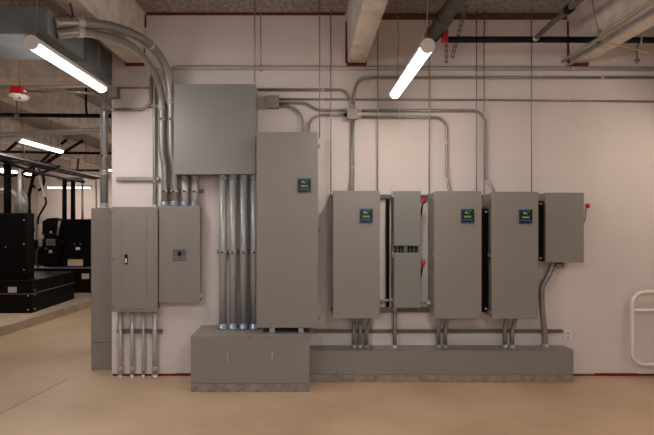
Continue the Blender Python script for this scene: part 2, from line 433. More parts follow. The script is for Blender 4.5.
# stacked disconnect switches between the first and second wall cabinets
def disconnect(label, y0, y1, ky, lev0, lev1):
    Yf, Yb = 4.70, 4.845
    o = root('disconnect_switch', label, 'disconnect switch', 393, 420.3, y1, Yf, Yb, 'stacked disconnect switches')
    pbox(MB(), 394.2, 420.9, y0, y1, Yf, Yf + .02, .004).build('cover', 'gray2', o)
    a, b, z0, z1 = X_(393.6, Yf + .021), X_(420.3, Yf), Z_(y1, Yf), Z_(y0, Yf)
    MB().box(a, b, Yf + .021, Yb, z0 + .004, z1 - .004, .003).build('body', 'gray2', o)
    xr = b
    h = MB(); zt, zb = Z_(lev0, Yf), Z_(lev1, Yf)
    h.box(xr + .001, xr + .012, Yf + .03, Yf + .06, zb, zt + .05, .003)
    h.tube([(xr + .015, Yf + .045, zb + .02), (xr + .026, Yf + .02, zt), (xr + .03, Yf + .01, zt + .035)], .009, 8)
    hd = h.build('handle', 'latch', o)
    k = P(422.8, ky, Yf); MB().ball((xr + .036, Yf + .01, k.z), .026, 1, 1, 1.25).build('knob', 'red', hd, label='red grip')
    MB().box(a - .012, a + .01, Yf + .05, Yf + .075, z1 - .06, z1 + .012, .002).build('mounting_ear', 'galv', o)
    return o
DU = disconnect('upper of two stacked gray disconnect switches, red grip at its top right', 191, 245.8, 201.2, 206, 219)
disconnect('lower of two stacked gray disconnect switches, right beneath the other one', 252.6, 308, 262.5, 268, 279)
zt, zb = Z_(245.8, 4.70), Z_(252.6, 4.70)
MB().box(X_(393.4, 4.70), X_(419.2, 4.70), 4.738, 4.84, zb + .001, zt - .001).build('spacer_plate', 'gray2', DU)
for i, (px, r) in enumerate(((395.2, .014), (399.0, .012), (402.0, .014), (408.4, .014), (411.8, .013), (415.6, .016))):
    p = P(px, 249, 4.74); h = zt - zb - .004
    words = ('first from the left', 'second from the left', 'third from the left', 'fourth from the left', 'fifth from the left', 'rightmost')[i]
    o = MB().lathe((p.x, 4.72, zb + .002), (0, 0, 1), [(0, r), (.014, r), (.016, r * .6), (h * .55, r * .6), (h * .6, r * .95), (h - .012, r), (h, r * .8)], 10).build('pipe_nipple', 'latch')
    tag(o, 'dark short pipe fitting in the gap between stacked disconnects, ' + words, 'pipe fitting', 'fittings between the stacked switches')
# right hand disconnect
o = root('disconnect_switch', 'gray disconnect switch box on the far right with red handle grip', 'disconnect switch', 545.5, 583.4, 262, 4.66, 4.885)
Yf = 4.66; a, b, z0, z1 = X_(545.5, Yf), X_(584.1, Yf), Z_(262.4, Yf), Z_(192.6, Yf)
MB().box(a, b, Yf, Yf + .022, z0, z1, .004).build('cover', 'gray', o)
MB().box(a + .004, b - .004, Yf + .023, 4.885, z0 + .004, z1 - .004, .003).build('body', 'gray', o)
h = MB().box(b - .003, b + .014, Yf + .04, Yf + .08, Z_(228, Yf), Z_(207, Yf), .003)
h.tube(spline([(b + .012, Yf + .05, Z_(227, Yf)), (b + .03, Yf + .03, Z_(218, Yf)), (b + .028, Yf + .02, Z_(210, Yf)), (b + .042, Yf + .01, Z_(207, Yf))]), .007, 8)
hd = h.build('handle', 'dull', o)
MB().ball((b + .045, Yf + .01, Z_(205.8, Yf)), .024, 1, 1, 1.1).build('knob', 'red', hd, label='red grip')
for yy in (202, 254): MB().box(b - .004, b + .006, Yf + .03, Yf + .055, Z_(yy + 3, Yf), Z_(yy, Yf), .001).build('clip', 'galv', o)

# ------------------------------------------------------------------ conduits
EY = W - .026
# two large bends from the wireway box to the breaker enclosure
top2 = Z_(206, 4.77)
pts = [P(51, 22, 3.40), P(75, 22.5, 3.56), P(95, 24, 3.73), P(113.5, 27, 3.92), P(132, 33.5, 4.14), P(148, 43, 4.36), P(160, 56, 4.56), P(167.5, 72, 4.70), P(170.7, 92, 4.78), P(171.3, 112, 4.815), P(171.5, 150, 4.82), P(174.7, 168, 4.825), P(174.7, 190, 4.825)]
pts[0] = Vector((-1.977, 3.42, pts[0].z))
path = spline(pts); path.append(Vector((path[-1].x, 4.825, top2)))
conduit('conduit', path, .041, 'outer of the two large conduits sweeping down from the upper left duct', ends='b', couplings=(.22, -1.15), straps=(1.1, -.95, -.16), cm='bluesteel', ccm='galv')
pts = [P(62, 31, 3.42), P(78, 32, 3.58), P(95, 34, 3.76), P(113.5, 38.5, 3.98), P(132, 47, 4.22), P(145, 59, 4.44), P(154.5, 73, 4.63), P(160, 90, 4.76), P(162, 110, 4.815), P(162.3, 150, 4.82), P(164.8, 168, 4.825), P(164.8, 190, 4.825)]
pts[0] = Vector((-1.977, 3.45, pts[0].z - .015))
path = spline(pts); path.append(Vector((path[-1].x, 4.825, top2)))
conduit('conduit', path, .036, 'inner of the two large conduits sweeping down from the upper left duct', ends='b', couplings=(.2, -1.08), straps=(-.95, -.16), cm='bluesteel', ccm='galv')
for px, wd in ((185.2, 'left of the two short'), (195, 'right of the two short')):
    p = P(px, 190, 4.825)
    conduit('conduit', [Vector((p.x, 4.825, Z_(174.4, 4.66) + .002)), Vector((p.x, 4.825, (top2 + 2.2) / 2)), Vector((p.x, 4.825, top2))], .038, wd + ' conduits between the pull box and breaker enclosure', ends='ab', straps=(-.16,), m='galv', cm='bluesteel')
strut('strut behind the four conduit ends above the breaker enclosure', (X_(161, 4.86), W - .036, Z_(191, 4.86)), (X_(203, 4.86), 0, 0))
strut('short strut behind the large conduits near the top left of the wall', (X_(147, 4.86), W - .036, Z_(105.5, 4.86)), (X_(174, 4.86), 0, 0))
strut('long empty strut on the wall above the breaker panel', (X_(116, 4.86), W - .036, Z_(178.8, 4.86)), (X_(159, 4.86), 0, 0), m='galv')
# four large verticals from pull box to the floor box
for i, px in enumerate((222.9, 233.1, 243.8, 253.3)):
    p = P(px, 300, 4.74)
    wd = ('first from the left', 'second from the left', 'third from the left', 'fourth, half behind the tall cabinet')[i]
    if i == 3: p.x = X_(256.3, 4.52) - .046; 
    yy = 4.74
    conduit('conduit', [Vector((p.x, yy, .562)), Vector((p.x, yy, 1.4)), Vector((p.x, yy, Z_(174.4, 4.66) + .001))], .040, 'large vertical conduit from pull box to floor box, ' + wd, ends='ab', straps=(.823,), m='galvblue', cm='bluesteel', group='large vertical conduits')
strut('strut behind the four large vertical conduits', (X_(217, 4.86), W - .036, Z_(252, 4.86)), (X_(258, 4.86), 0, 0))
# thin ones at upper left
conduit('conduit', spline([P(158.5, 74, 4.80), P(156.5, 79, 4.83), P(154.9, 88, 4.86), P(154.6, 100, EY), P(154.6, 150, EY), P(154.6, 200, EY), P(154.6, 207.4, EY)]), .020, 'thin vertical conduit entering the top of the breaker panel', ends='b', straps=(-.28,))
conduit('conduit', fillet([P(104, 109.5, EY), P(144, 109.5, EY), P(150.6, 102, EY), P(150.6, 78, EY), P(157.5, 68.5, EY)], [.12, .08, .08]), .016, 'thin conduit stepping up along the wall left of the large conduits', couplings=(.1,), straps=(-.4,))
conduit('conduit', [P(117.3, 87.8, W - .02), P(135, 87.8, W - .02), P(149, 87.8, W - .02)], .010, 'thin horizontal conduit from the small box at the wall end', straps=(-.06,))
# wall runs
conduit('conduit', fillet([P(168.5, 84, EY - .002), P(170, 67.6, EY - .002), P(700, 68.8, EY - .002)], .09), .022, 'highest long horizontal conduit across the white wall', m='galv', couplings=(2.5, 4.6), straps=(1.0, 4.2, 4.9))
Jx0, Jx1, Jy0, Jy1 = 347.3, 358, 108, 118.6
conduit('conduit', fillet([P(353.8, Jy0 - .3, EY), P(353.8, 96, EY), P(358, 77.8, EY), P(700, 77.6, EY)], [.05, .13]), .016, 'conduit rising from the middle junction box then running far right', ends='a', couplings=(1.6, 3.0), straps=(.9, 2.3))
conduit('conduit', fillet([P(257.8, 89.7, EY), P(345, 89.7, EY), P(351.2, 101, EY), P(351.2, Jy0 - .3, EY)], [.12, .04]), .016, 'conduit from the pull box bending down into the middle junction box', ends='b', straps=(.72,))
conduit('conduit', [P(278.8, 99.2, W - .013), P(480, 100, W - .013), P(700, 102, W - .013)], .012, 'thin straight conduit running right behind the middle junction box', straps=(.49, 2.3), couplings=(3.2,))
conduit('conduit', fillet([P(278.8, 103, EY), P(305, 103, EY), P(318.5, 110, EY), P(346.9, 110, EY)], .12), .015, 'offset conduit joining the small gray box to the middle junction box', ends='b')
c1top = Z_(131.8, 4.52) - .01
conduit('conduit', fillet([P(278.8, 106, EY), P(302.8, 106.6, EY), Vector((X_(303.2, EY), 4.83, c1top))], .2), .015, 'curved conduit from the small gray box into the tall cabinet top', ends='b', cm='latch')
conduit('conduit', fillet([P(346.9, 114.8, EY), P(309.6, 114.8, EY), Vector((X_(309.6, EY), 4.83, c1top))], .15), .015, 'curved conduit from the middle junction box into the tall cabinet top', ends='ab', cm='latch')
ct = Z_(191, 4.555) - .013
conduit('conduit', fillet([P(358.4, 110.6, EY), P(485.2, 110.6, EY), P(485.2, 178, EY), Vector((X_(489.5, 4.80) + .035, 4.80, ct + .06)), Vector((X_(489.5, 4.80) + .05, 4.80, ct))], [.15, .2, .1]), .016, 'long conduit from the middle junction box down to the cabinet near the right', ends='a', straps=(.45, 2.0), couplings=(-.15,))
conduit('conduit', fillet([P(358.4, 117, EY), P(446.4, 117.4, EY), P(446.4, 176, EY), Vector((X_(449, 4.80), 4.80, ct + .05)), Vector((X_(449, 4.80) + .012, 4.80, ct))], [.13, .2, .1]), .016, 'conduit from the middle junction box down to the cabinet beside the disconnects', ends='a', straps=(.45, 1.2), couplings=(-.16,))
conduit('conduit', fillet([P(351.3, 119, EY), P(351.6, 176, EY), Vector((X_(350.2, 4.82), 4.80, ct))], [.3]), .011, 'left of two thin conduits dropping from the middle junction box', ends='a', straps=(-.3,))
conduit('conduit', fillet([P(353.9, 119, EY), P(353.4, 135, EY), P(351.9 + 1.6, 150, EY), P(354, 176, EY), Vector((X_(353, 4.82), 4.80, ct))], [.3, .3, .3]), .010, 'right of two thin conduits dropping from the middle junction box', straps=(-.3,))
def jbox(label, x0, x1, y0, y1, Y0):
    o = root('junction_box', label, 'junction box', x0, x1, y1, Y0, W)
    pbox(MB(), x0, x1, y0, y1, Y0 + .006, W - .004, .003).build('body', 'gray', o)
    pbox(MB(), x0 - .3, x1 + .3, y0 - .3, y1 + .3, Y0, Y0 + .005, .002).build('cover', 'gray', o)
    screws(o, [(x0 + 1, y0 + 1), (x1 - 1, y1 - 1)], Y0, .004, 'galv'); return o
jbox('square junction box in mid wall where the thin conduits meet', Jx0, Jx1, Jy0, Jy1, 4.80)
jbox('small gray junction box beside the upper right corner of the pull box', 266.5, 278.5, 95.4, 107.2, 4.79)
# under the wall cabinets
ctop = .3405
def drop(label, top, bottom, r, mid=None, ends='ab', rad=.12):
    a = P(*top); b = P(*bottom); b.z = ctop
    pts = [a] + [P(*m) for m in (mid or [])] + [b]
    return conduit('conduit', fillet(pts, rad) if len(pts) > 2 else [a, a.lerp(b, .5), b], r, label, ends=ends, straps=())
Yd = 4.80
cb = 317.3
drop('vertical conduit below the first wall cabinet, left of three', (354, cb, Yd), (354, 345, Yd), .021)
drop('vertical conduit below the first wall cabinet, middle of three', (360.3, cb, Yd), (360.3, 345, Yd), .021)
drop('bent conduit below the first wall cabinet, right of three', (371.3, cb, Yd), (366.6, 345, Yd), .021, [(370, 321, Yd), (366.6, 331, Yd)], 'b')
drop('single vertical conduit below the stacked disconnect switches', (394.8, 307.6, 4.79), (394.8, 345, 4.79), .021)
drop('left of two conduits below the cabinet beside the disconnects', (440.0, cb, Yd), (438.6, 345, Yd), .021, [(438.6, 327, Yd)])
drop('right of two conduits below the cabinet beside the disconnects', (447.5, cb, Yd), (445.3, 345, Yd), .021, [(447, 321, Yd), (445.3, 330, Yd)], 'b')
drop('left of two conduits below the third wall cabinet', (506.6, cb, Yd), (504.8, 345, Yd), .023, [(506, 320, Yd), (504.8, 330, Yd)], 'b')
drop('right of two conduits below the third wall cabinet', (516.5, cb, Yd), (512, 345, Yd), .023, [(515, 321, Yd), (512, 331, Yd)], 'b')
p = [P(553, 261.6, 4.82), P(551.5, 268, 4.82), P(547.5, 277, 4.82), P(543, 284.5, 4.82), P(541.6, 293, 4.82), P(542.5, 312, 4.82), P(545, 335, 4.82), P(545, 347, 4.82)]; p[-1].z = ctop
cv = conduit('conduit', spline(p), .029, 'curved thick conduit below the far right disconnect box', ends='ab')
lb = MB().lathe(P(555.5, 265, 4.76) + Vector((0, 0, .0)), (1, 0, 0), [(0, .02), (.02, .032), (.07, .032), (.085, .022)], 12)
lb.build('conduit_body', 'dull', cv)
strut('long strut along the wall just above the floor trough', (X_(313, 4.86), W - .034, Z_(331.2, 4.86)), (X_(563, 4.86), 0, 0), h=.03, d=.03)
strut('strut behind the cabinet tops at the stacked disconnect switches', (X_(329, 4.86), W - .037, Z_(196.5, 4.86)), (X_(489, 4.86), 0, 0), d=.033)
strut('strut behind the cabinet bottoms at the stacked disconnect switches', (X_(331, 4.86), W - .037, Z_(310, 4.86)), (X_(489, 4.86), 0, 0), h=.05, d=.033)
strut('vertical dark strut just left of the stacked disconnect switches', (X_(387.8, 4.82), W - .085, Z_(306.4, 4.82)), (0, 0, Z_(199, 4.82)), h=.034, m='black', vertical=True)
def channel(label, x0, x1, y0, y1, za, zb):  # black pieces added to darken the shaded gaps beside the cabinets
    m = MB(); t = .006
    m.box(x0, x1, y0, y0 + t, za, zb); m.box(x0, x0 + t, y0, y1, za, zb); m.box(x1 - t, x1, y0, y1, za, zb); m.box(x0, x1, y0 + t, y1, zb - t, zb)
    o = m.build('gap_shade_channel', 'black'); tag(o, label, 'channel')
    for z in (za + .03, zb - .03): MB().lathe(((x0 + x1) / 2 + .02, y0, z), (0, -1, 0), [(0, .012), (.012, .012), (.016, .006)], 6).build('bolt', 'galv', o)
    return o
channel('black channel adding shade to the gap between the two rightmost screen cabinets', 1.812, 1.898, 4.640, 4.835, Z_(312, 4.625), Z_(209, 4.625))
channel('black channel standing in for shade between the rightmost screen cabinet and far right disconnect', 2.402, 2.508, 4.69, 4.88, Z_(261, 4.69), Z_(201, 4.69))
a, b = X_(379.8, 4.555) + .001, X_(393.4, 4.72) - .001
conduit('conduit', [Vector((a + .0, 4.76, Z_(302, 4.76))), Vector(((a + b) / 2, 4.76, Z_(300.8, 4.76))), Vector((b, 4.76, Z_(299.5, 4.76)))], .017, 'short nipple joining the first wall cabinet to the lower disconnect', ends='ab')
conduit('conduit', [Vector((a + .0, 4.765, Z_(307.5, 4.76))), Vector((a + .03, 4.765, Z_(305, 4.76))), Vector((a + .06, 4.765, Z_(300, 4.76) - .04))], .010, 'thin slanted conduit stub under the short nipple left of the disconnects', m='dull')
a, b = X_(420.3, 4.70) + .001, X_(434.4, 4.555) + .011
conduit('conduit', [Vector((a, 4.77, Z_(302.8, 4.77))), Vector(((a + b) / 2, 4.77, Z_(302.8, 4.77))), Vector((b, 4.77, Z_(302.8, 4.77)))], .017, 'short nipple joining the lower disconnect to the cabinet on its right', ends='ab')
a, b = X_(482, 4.555), X_(492, 4.555)
# floor stubs below breaker panel
for i, px in enumerate((120.2, 132, 143.2, 154.8)):
    r = (.022, .019, .015, .026)[i]; p = P(px, 340, 4.83)
    wd = ('leftmost', 'second', 'third', 'rightmost, thickest')[i]
    conduit('conduit', [Vector((p.x, 4.83, 0.0)), Vector((p.x, 4.83, .4)), Vector((p.x, 4.83, Z_(311.8, 4.74)))], r, 'vertical conduit from breaker panel down to the floor, ' + wd + ' of four', ends='a', couplings=(.1,), straps=(.53,), m='galv', group='conduits below the breaker panel')
strut('short strut holding the four conduits below the breaker panel', (X_(117, 4.86), W - .036, Z_(331.4, 4.86)), (X_(162, 4.86), 0, 0))
# column riser on the left
zt = Z_(208, 5.07)
conduit('conduit', fillet([Vector((X_(104.3, 5.25), 5.25, zt + .002)), Vector((X_(104.3, 5.25), 5.25, Z_(96, 5.25))), Vector((X_(100.5, 5.25), 5.25, Z_(80, 5.25)))], .3), .044, 'large vertical conduit rising from the tall gray wireway column', ends='a', couplings=(.42, 1.0), straps=(.62,), m='galvblue')

# ------------------------------------------------------------------ hanger rods on the wall
rod('rod hanging down to the upper right corner of the pull box', P(254.8, 84, 4.64) , Z_(84, 4.66) + .002, ZC)
rod('short rod holding the highest conduit above the pull box', P(260.8, 72, 4.85), Z_(72, 4.85), ZC)
rod('rod hanging at the right edge of the tallest cabinet', P(319.7, 140, 4.60), Z_(138, 4.60), ZC)
zs = Z_(196.5, 4.86) + .0205
for px, lab in ((330.8, 'rod hanging at the left edge of the first wall cabinet'), (377.8, 'rod hanging behind the beam to the first wall cabinet, right edge'),
                (429.2, 'rod hanging behind the right lamp to the strut at the disconnects'), (476.5, 'rod hanging to the right edge of the cabinet beside the disconnects'),
                (484.2, 'rod hanging to the strut left of the third wall cabinet')):
    rod(lab, (X_(px, 4.83), 4.83, 0), zs if px != 484.2 else Z_(202, 4.85) + .003, ZC)
rod('rightmost rod, hanging to the right edge of the third wall cabinet', (X_(531.5, 4.83), 4.83, 0), Z_(191.6, 4.555) - .01, ZC)

# outlet
ol = thing('wall_outlet', 'white duplex outlet on the wall beyond the end of the strut', 'outlet', P(567, 339.5, W - .004))
c = P(567.2, 335.2, W)
MB().box(c.x - .034, c.x + .034, W - .012, W - .001, c.z - .055, c.z + .055, .003).build('cover_plate', 'white', ol)
for dz in (-.024, .024): MB().box(c.x - .017, c.x + .017, W - .016, W - .012, c.z + dz - .015, c.z + dz + .015, .004).build('receptacle', 'offwhite', ol)
screws(ol, [], 4.8)
# white tube rail on the right
rl = thing('tube_rail', 'white painted round-cornered tube rail fixed low on the right wall', 'rail', (X_(665, 4.80), 4.80, Z_(365, 4.80)))
Y = 4.80
L = [P(632.3, 292, Y), P(703, 292, Y), P(703, 364.6, Y), P(632.3, 364.6, Y)]
mid = P(632.3, 328, Y)
path = fillet([mid, L[0], L[1], L[2], L[3], mid], .13)
MB().tube(path[:-1], .0205, 14, closed=True).build('loop', 'whitepaint', rl)
MB().tube([P(632.5, 310.2, Y), P(668, 310.2, Y), P(702.8, 310.2, Y)], .017, 12).build('crossbar', 'whitepaint', rl)
for px in (690,):
    for py in (292, 364.6):
        p = P(px, py, Y); MB().tube([(p.x, Y + .018, p.z), (p.x, W - .002, p.z)], .015, 10).build('standoff', 'whitepaint', rl)

# ------------------------------------------------------------------ lamps
def lamp(label, x, z, y0, y1, lens='lens', axis='y', group='tube lamps', wires=True, dia=.105, grow=True):
    r = dia / 2
    t = thing('tube_lamp', label, 'lamp', (x, y0, z - r) if axis == 'y' else (y0, x, z - r), group)
    hb, ln = MB(), MB()
    def ring(a0, a1, n, rr): return [(math.cos(a0 + (a1 - a0) * k / n) * rr, math.sin(a0 + (a1 - a0) * k / n) * rr) for k in range(n + 1)]
    up = ring(-.05 * PI, 1.05 * PI, 16, r); lo = ring(1.05 * PI, 1.95 * PI, 16, r * .985)
    ax = 'y' if axis == 'y' else 'x'
    hb.prism([(x + u, z + v) for u, v in up], ax, y0 + .012, y1 - .012)
    ln.prism([(x + u, z + v - .0008) for u, v in lo], ax, y0 + .012, y1 - .012)
    hb.build('housing', 'lampbody', t); ln.build('lens', lens, t)
    for a, b in ((y0, y0 + .0115), (y1 - .0115, y1)):
        MB().prism([(x + u * 1.03, z + v * 1.03) for u, v in ring(0, 2 * PI * 23 / 24, 23, r)], ax, a, b).build('end_cap', 'lampbody', t)
    if wires:
        for yy in (y0 + .05, y1 - .1):
            q = (x, yy, z + r - .002) if axis == 'y' else (yy, x, z + r - .002)
            MB().tube([q, (q[0] + .02, q[1], q[2] + (ZC - z - r) * .5), (q[0] - .02 if axis == 'y' else q[0], q[1], ZC)], .004, 6).build('hanger_wire', 'dull', t)
    return t
LZ = 3.02
lamp('lit tube lamp hanging at upper left below the blue-gray duct', -2.045, LZ + .025, 3.25, 4.37)
lamp('lit tube lamp hanging at upper centre below the dark sprinkler main', .872, LZ - .02, 3.2, 4.42, 'lens_warm')
lamp('lit tube lamp in the back room below the pair of horizontal conduits', -4.30, 2.94, 6.52, 7.66, 'lens')
lamp('distant crosswise lit lamp at the far left edge behind vertical pipes', 11.4, Z_(171, 11.4), X_(-14, 11.4), X_(24, 11.4), 'lens_far', 'x')
lamp('distant crosswise lit lamp low on the far wall above the generators', 15, Z_(187, 15), X_(48, 15), X_(91.5, 15), 'lens_far', 'x')
lamp('tube lamp of the right row, just outside the view', 4.05, LZ, 3.2, 4.4, 'lens_dim', group='lamps outside the view')
for x, y in ((-7.3, 6.3), (-7.3, 10.2), (-2.0, 8.0), (-2.0, 12.5)):  # extra lamps, never in view, added to light the back room
    lamp('unseen tube lamp added to brighten the back room', x, 2.95, y, y + 1.4, 'lens_far', group='lamps outside the view')
lamp('distant lit lamp peeking out between riser conduit and wall end', 11.6, Z_(169.5, 11.6), X_(106, 11.6), X_(150, 11.6), 'lens_far', 'x')
# unseen lamps added behind the camera for frontal fill light
for x in (-2.045, .872, 3.79):
    for y in (1.35, -2.2):
        lamp('unseen fill lamp added behind the viewpoint', x, LZ, y - 1.2, y, 'lens_fill' if x < 3 else 'lens_dim', group='lamps outside the view')

# ------------------------------------------------------------------ sprinkler pipes and other overhead things on the right
mx, mz, mr = 1.262, 3.605, .070
mp = MB().tube([(mx, -1, mz), (mx, 2, mz), (mx, 4.47, mz)], mr, 20).build('sprinkler_main', 'pipegray')
tag(mp, 'thick dark pipe running along the ceiling above the right lamp', 'pipe')
for yy in (4.12, 3.3): MB().lathe((mx, yy - .05, mz), (0, 1, 0), [(0, mr * 1.02), (.006, mr * 1.22), (.045, mr * 1.22), (.05, mr * 1.12), (.055, mr * 1.22), (.094, mr * 1.22), (.1, mr * 1.02)], 20).build('coupling', 'pipegray', mp)
MB().lathe((mx, 4.42, mz), (0, 1, 0), [(0, mr * 1.15), (.05, mr * 1.15), (.08, mr * .8)], 20).build('end_cap', 'pipegray', mp)
MB().lathe((mx + .0, 4.38, mz - .02), (1, 0, 0), [(.07, .04), (.12, .04), (.125, .032)], 14).build('outlet_tee', 'pipegray', mp)
bp = MB().tube([P(443, 39.6, 4.40), P(550, 39.6, 4.40), P(720, 40.6, 4.40)], .030, 16).build('sprinkler_branch', 'pipeblack')
tag(bp, 'long black horizontal pipe crossing the upper right wall', 'pipe')
c = P(444.5, 38.5, 4.40)
MB().lathe(c - Vector((.02, 0, 0)), (1, 0, 0), [(0, .032), (.004, .048), (.036, .048), (.04, .032)], 14).build('coupling', 'red', bp, label='red coupling')
MB().box(c.x - .02, c.x + .02, 4.34, 4.36, c.z - .06, c.z + .06, .006).build('clamp_ear', 'red', bp)
dp = MB().tube(spline([P(536, 38, 4.36), P(552, 23, 4.0), P(571, 7, 3.66), P(575, -12, 3.6)]), .024, 12).build('sprinkler_drop', 'pipegray')
tag(dp, 'short slanted gray pipe rising from the black pipe at upper right', 'pipe')
MB().lathe(P(569, 9, 3.69) - Vector((0, .03, 0)), (0, 1, 0), [(0, .025), (.005, .04), (.055, .04), (.06, .025)], 12).build('elbow', 'pipeblack', dp)
MB().ball(P(536, 38, 4.355), .03).build('outlet', 'galv', dp)
# hanger on the black pipe
h = MB(); c = P(640.4, 40, 4.40)
h.tube([c + Vector((math.cos(a) * .02, math.sin(a) * .05 * 0, 0)) + Vector((0, math.cos(a) * .042, math.sin(a) * .055)) for a in [2 * PI * k / 16 for k in range(16)]], .006, 8, closed=True)
h.tube([c + Vector((0, 0, .055)), (c.x, 4.40, ZC)], .006, 8)
tag(h.build('pipe_hanger', 'galv'), 'ring hanger holding the black pipe near the right edge', 'pipe hanger')
h = MB(); h.tube([P(637.2, 46, 4.82), P(637.2, 60, 4.82), P(637.2, 64, 4.82)], .007, 8); h.tube([P(637.2, 30, 4.82), P(637.2, 46, 4.82)], .005, 8); h.lathe(P(637.2, 61.5, 4.82), (0, 0, 1), [(0, .02), (.015, .03), (.03, .012)], 10)
h.tube([P(637.2, 30, 4.82), (P(637.2, 30, 4.82).x, 4.82, ZC)], .005, 8)
tag(h.build('conduit_hanger', 'dull'), 'clamp rod holding the highest conduit near the right edge', 'pipe hanger')
# conduits running along the right beam
s3 = stems[6]
for k, (dx, dz, rr, wd) in enumerate(((-.155, .0, .020, 'upper'), (-.118, -.055, .014, 'lower'))):
    o = conduit('conduit', [Vector((s3 - SH + dx + .05, 1.5, 3.475 + dz)), Vector((s3 - SH + dx + .05, 3.2, 3.475 + dz)), Vector((s3 - SH + dx + .05, 4.84 - .02 * k, 3.475 + dz))], rr, wd + ' of two conduits running back along the right ceiling beam', m='galv', straps=(2.2, 2.9))
MB_ = MB().tube(spline([P(672, -13, 3.35), P(640, 7.5, 3.62), P(615, 23.5, 3.85), P(604, 31, 3.98), P(599.5, 34, 4.06), P(601, 39, 4.09), P(608, 43, 4.1), P(625, 46.5, 4.1), P(645, 52, 4.12), P(680, 64, 4.15)]), .0055, 8).build('yellow_cable', 'yellow')
tag(MB_, 'yellow cable draped along the right beam and behind the black pipe', 'cable')
wr = MB().tube(spline([(P(590, -8, 4.2).x, 4.2, ZC), P(594, 12, 4.2), P(599, 31, 4.22)]), .005, 8)
wr.lathe(P(599.5, 34, 4.22), (0, 0, 1), [(0, .012), (.03, .018), (.04, .006)], 8)
tag(wr.build('hanger_wire', 'dull'), 'thin wire with a hook hanging near the right ceiling beam', 'wire')
# slotted braces
def angle_brace(label, a, b, wd=.036):
    a, b = Vector(a), Vector(b); t = (b - a).normalized(); L = (b - a).length
    u = t.cross(Vector((0, 1, 0))).normalized(); v = Vector((0, 1, 0))
    bm = MB(); b_ = bmesh.new()
    def slab(d0, d1, s0, s1, th=.003):
        bb = bmesh.new(); vs = []
        for d in (d0, d1):
            for s in (s0, s1):
                for w_ in (0, th): vs.append(bb.verts.new(a + t * d + u * s + v * w_))
        bmesh.ops.convex_hull(bb, input=vs); bm._add(bb)
    slab(0, L, -wd / 2, -wd * .22); slab(0, L, wd * .22, wd / 2)
    d = 0
    while d < L: slab(d, min(d + .028, L), -wd * .22, wd * .22); d += .058
    b_.free()
    o = bm.build('slotted_angle', 'dull'); return tag(o, label, 'brace')
angle_brace('vertical slotted steel angle beside the thick dark ceiling pipe', (P(446.5, 63, 4.75).x, 4.75, Z_(63, 4.75)), (P(446.5, 0, 4.75).x, 4.75, ZC), .034)
angle_brace('slanted slotted steel angle running up to the ceiling', P(452, 58, 4.70), (P(466.5, -6, 4.70).x, 4.70, ZC - .002), .04)
# angled brace at the big conduits
bz = MB().tube([(P(66, -14, 3.45).x - .1, 3.45, ZC), P(73, 19, 3.56) + Vector((0, 0, .03))], .010, 8)
bz.lathe(P(73.5, 22.8, 3.55) - Vector((.015, 0, 0)), (1, 0, 0), [(0, .052), (.03, .052)], 16)
tag(bz.build('pipe_hanger', 'pipegray'), 'clamp and slanted rod holding the large conduit at upper left', 'pipe hanger')

# ------------------------------------------------------------------ back room, upper part
det = thing('alarm_speaker', 'red box with white round face hanging at the upper left', 'fire alarm', P(19, 103, 4.6))
c = P(19.4, 98.6, 4.6)
MB().box(c.x - .062, c.x + .05, 4.54, 4.66, c.z + .026, c.z + .115, .004).build('back_box', 'red', det)
MB().lathe(c + Vector((0, 0, .032)), (0, 0, -1), [(0, .094), (.012, .094), (.025, .082), (.04, .072), (.052, .045), (.056, .02)], 20).build('round_face', 'white', det)
for dx in (-.042, .045): MB().ball(c + Vector((dx, -.06, -.008)), .013).build('sounder', 'dull', det)
MB().tube([c + Vector((0, 0, .115)), (c.x, 4.6, ZC)], .005, 8).build('hanger_rod', 'dull', det)
p0 = c + Vector((.05, 0, .075))
conduit('conduit', fillet([p0, P(80, 92.2, 4.6), P(94, 94, 4.75), P(103, 99, 4.9), P(109, 108.5, 4.84)], .15), .014, 'thin conduit running right from the red alarm box', ends='a')
conduit('conduit', [P(-40, 87.3, 5.1), P(40, 86.8, 5.1), P(100, 86, 5.1)], .018, 'pale conduit crossing the back room opening beneath the girder', m='galv')
conduit('sprinkler_branch', [P(-40, 114.6, 6.0), P(50, 115.4, 6.0), P(118, 116, 6.0)], .028, 'upper black pipe crossing the back room behind the alarm box', 'pipe', 'pipeblack')
conduit('sprinkler_branch', [P(-40, 150.5, 8.6), P(50, 152.8, 8.6), P(130, 153.4, 8.6)], .026, 'black pipe crossing the back room just below its nearest lamp', 'pipe', 'pipeblack')
conduit('sprinkler_branch', [P(66, 170, 12), P(90, 170.4, 12), P(140, 170.8, 12)], .03, 'lowest black pipe on the far wall beside the riser conduit', 'pipe', 'pipeblack')
conduit('conduit', [P(-30, 135.6, 6.1), P(50, 131.3, 6.1), P(125, 128, 6.1)], .023, 'upper of two parallel conduits crossing the back room', m='galv')
conduit('conduit', [P(-30, 139.2, 6.12), P(50, 134.3, 6.12), P(125, 131.2, 6.12)], .018, 'lower of two parallel conduits crossing the back room', m='galv')
h = MB().tube([P(17, 117.5, 5.96), P(17, 106, 5.96), (P(17, 106, 5.96).x, 5.96, ZC)], .010, 8); h.lathe(P(17, 118, 5.96) , (0, 0, 1), [(0, .03), (.07, .03)], 10)
tag(h.build('pipe_hanger', 'dull'), 'hanger on the black pipe below the red alarm box', 'pipe hanger')
h = MB().tube([P(87.5, 117, 5.95), P(86.2, 110, 5.95), P(86, 104, 5.95), (P(86, 104, 5.95).x, 5.95, ZC)], .016, 8)
tag(h.build('pipe_hanger', 'pipeblack'), 'dark hanger on the black pipe left of the riser conduit', 'pipe hanger')
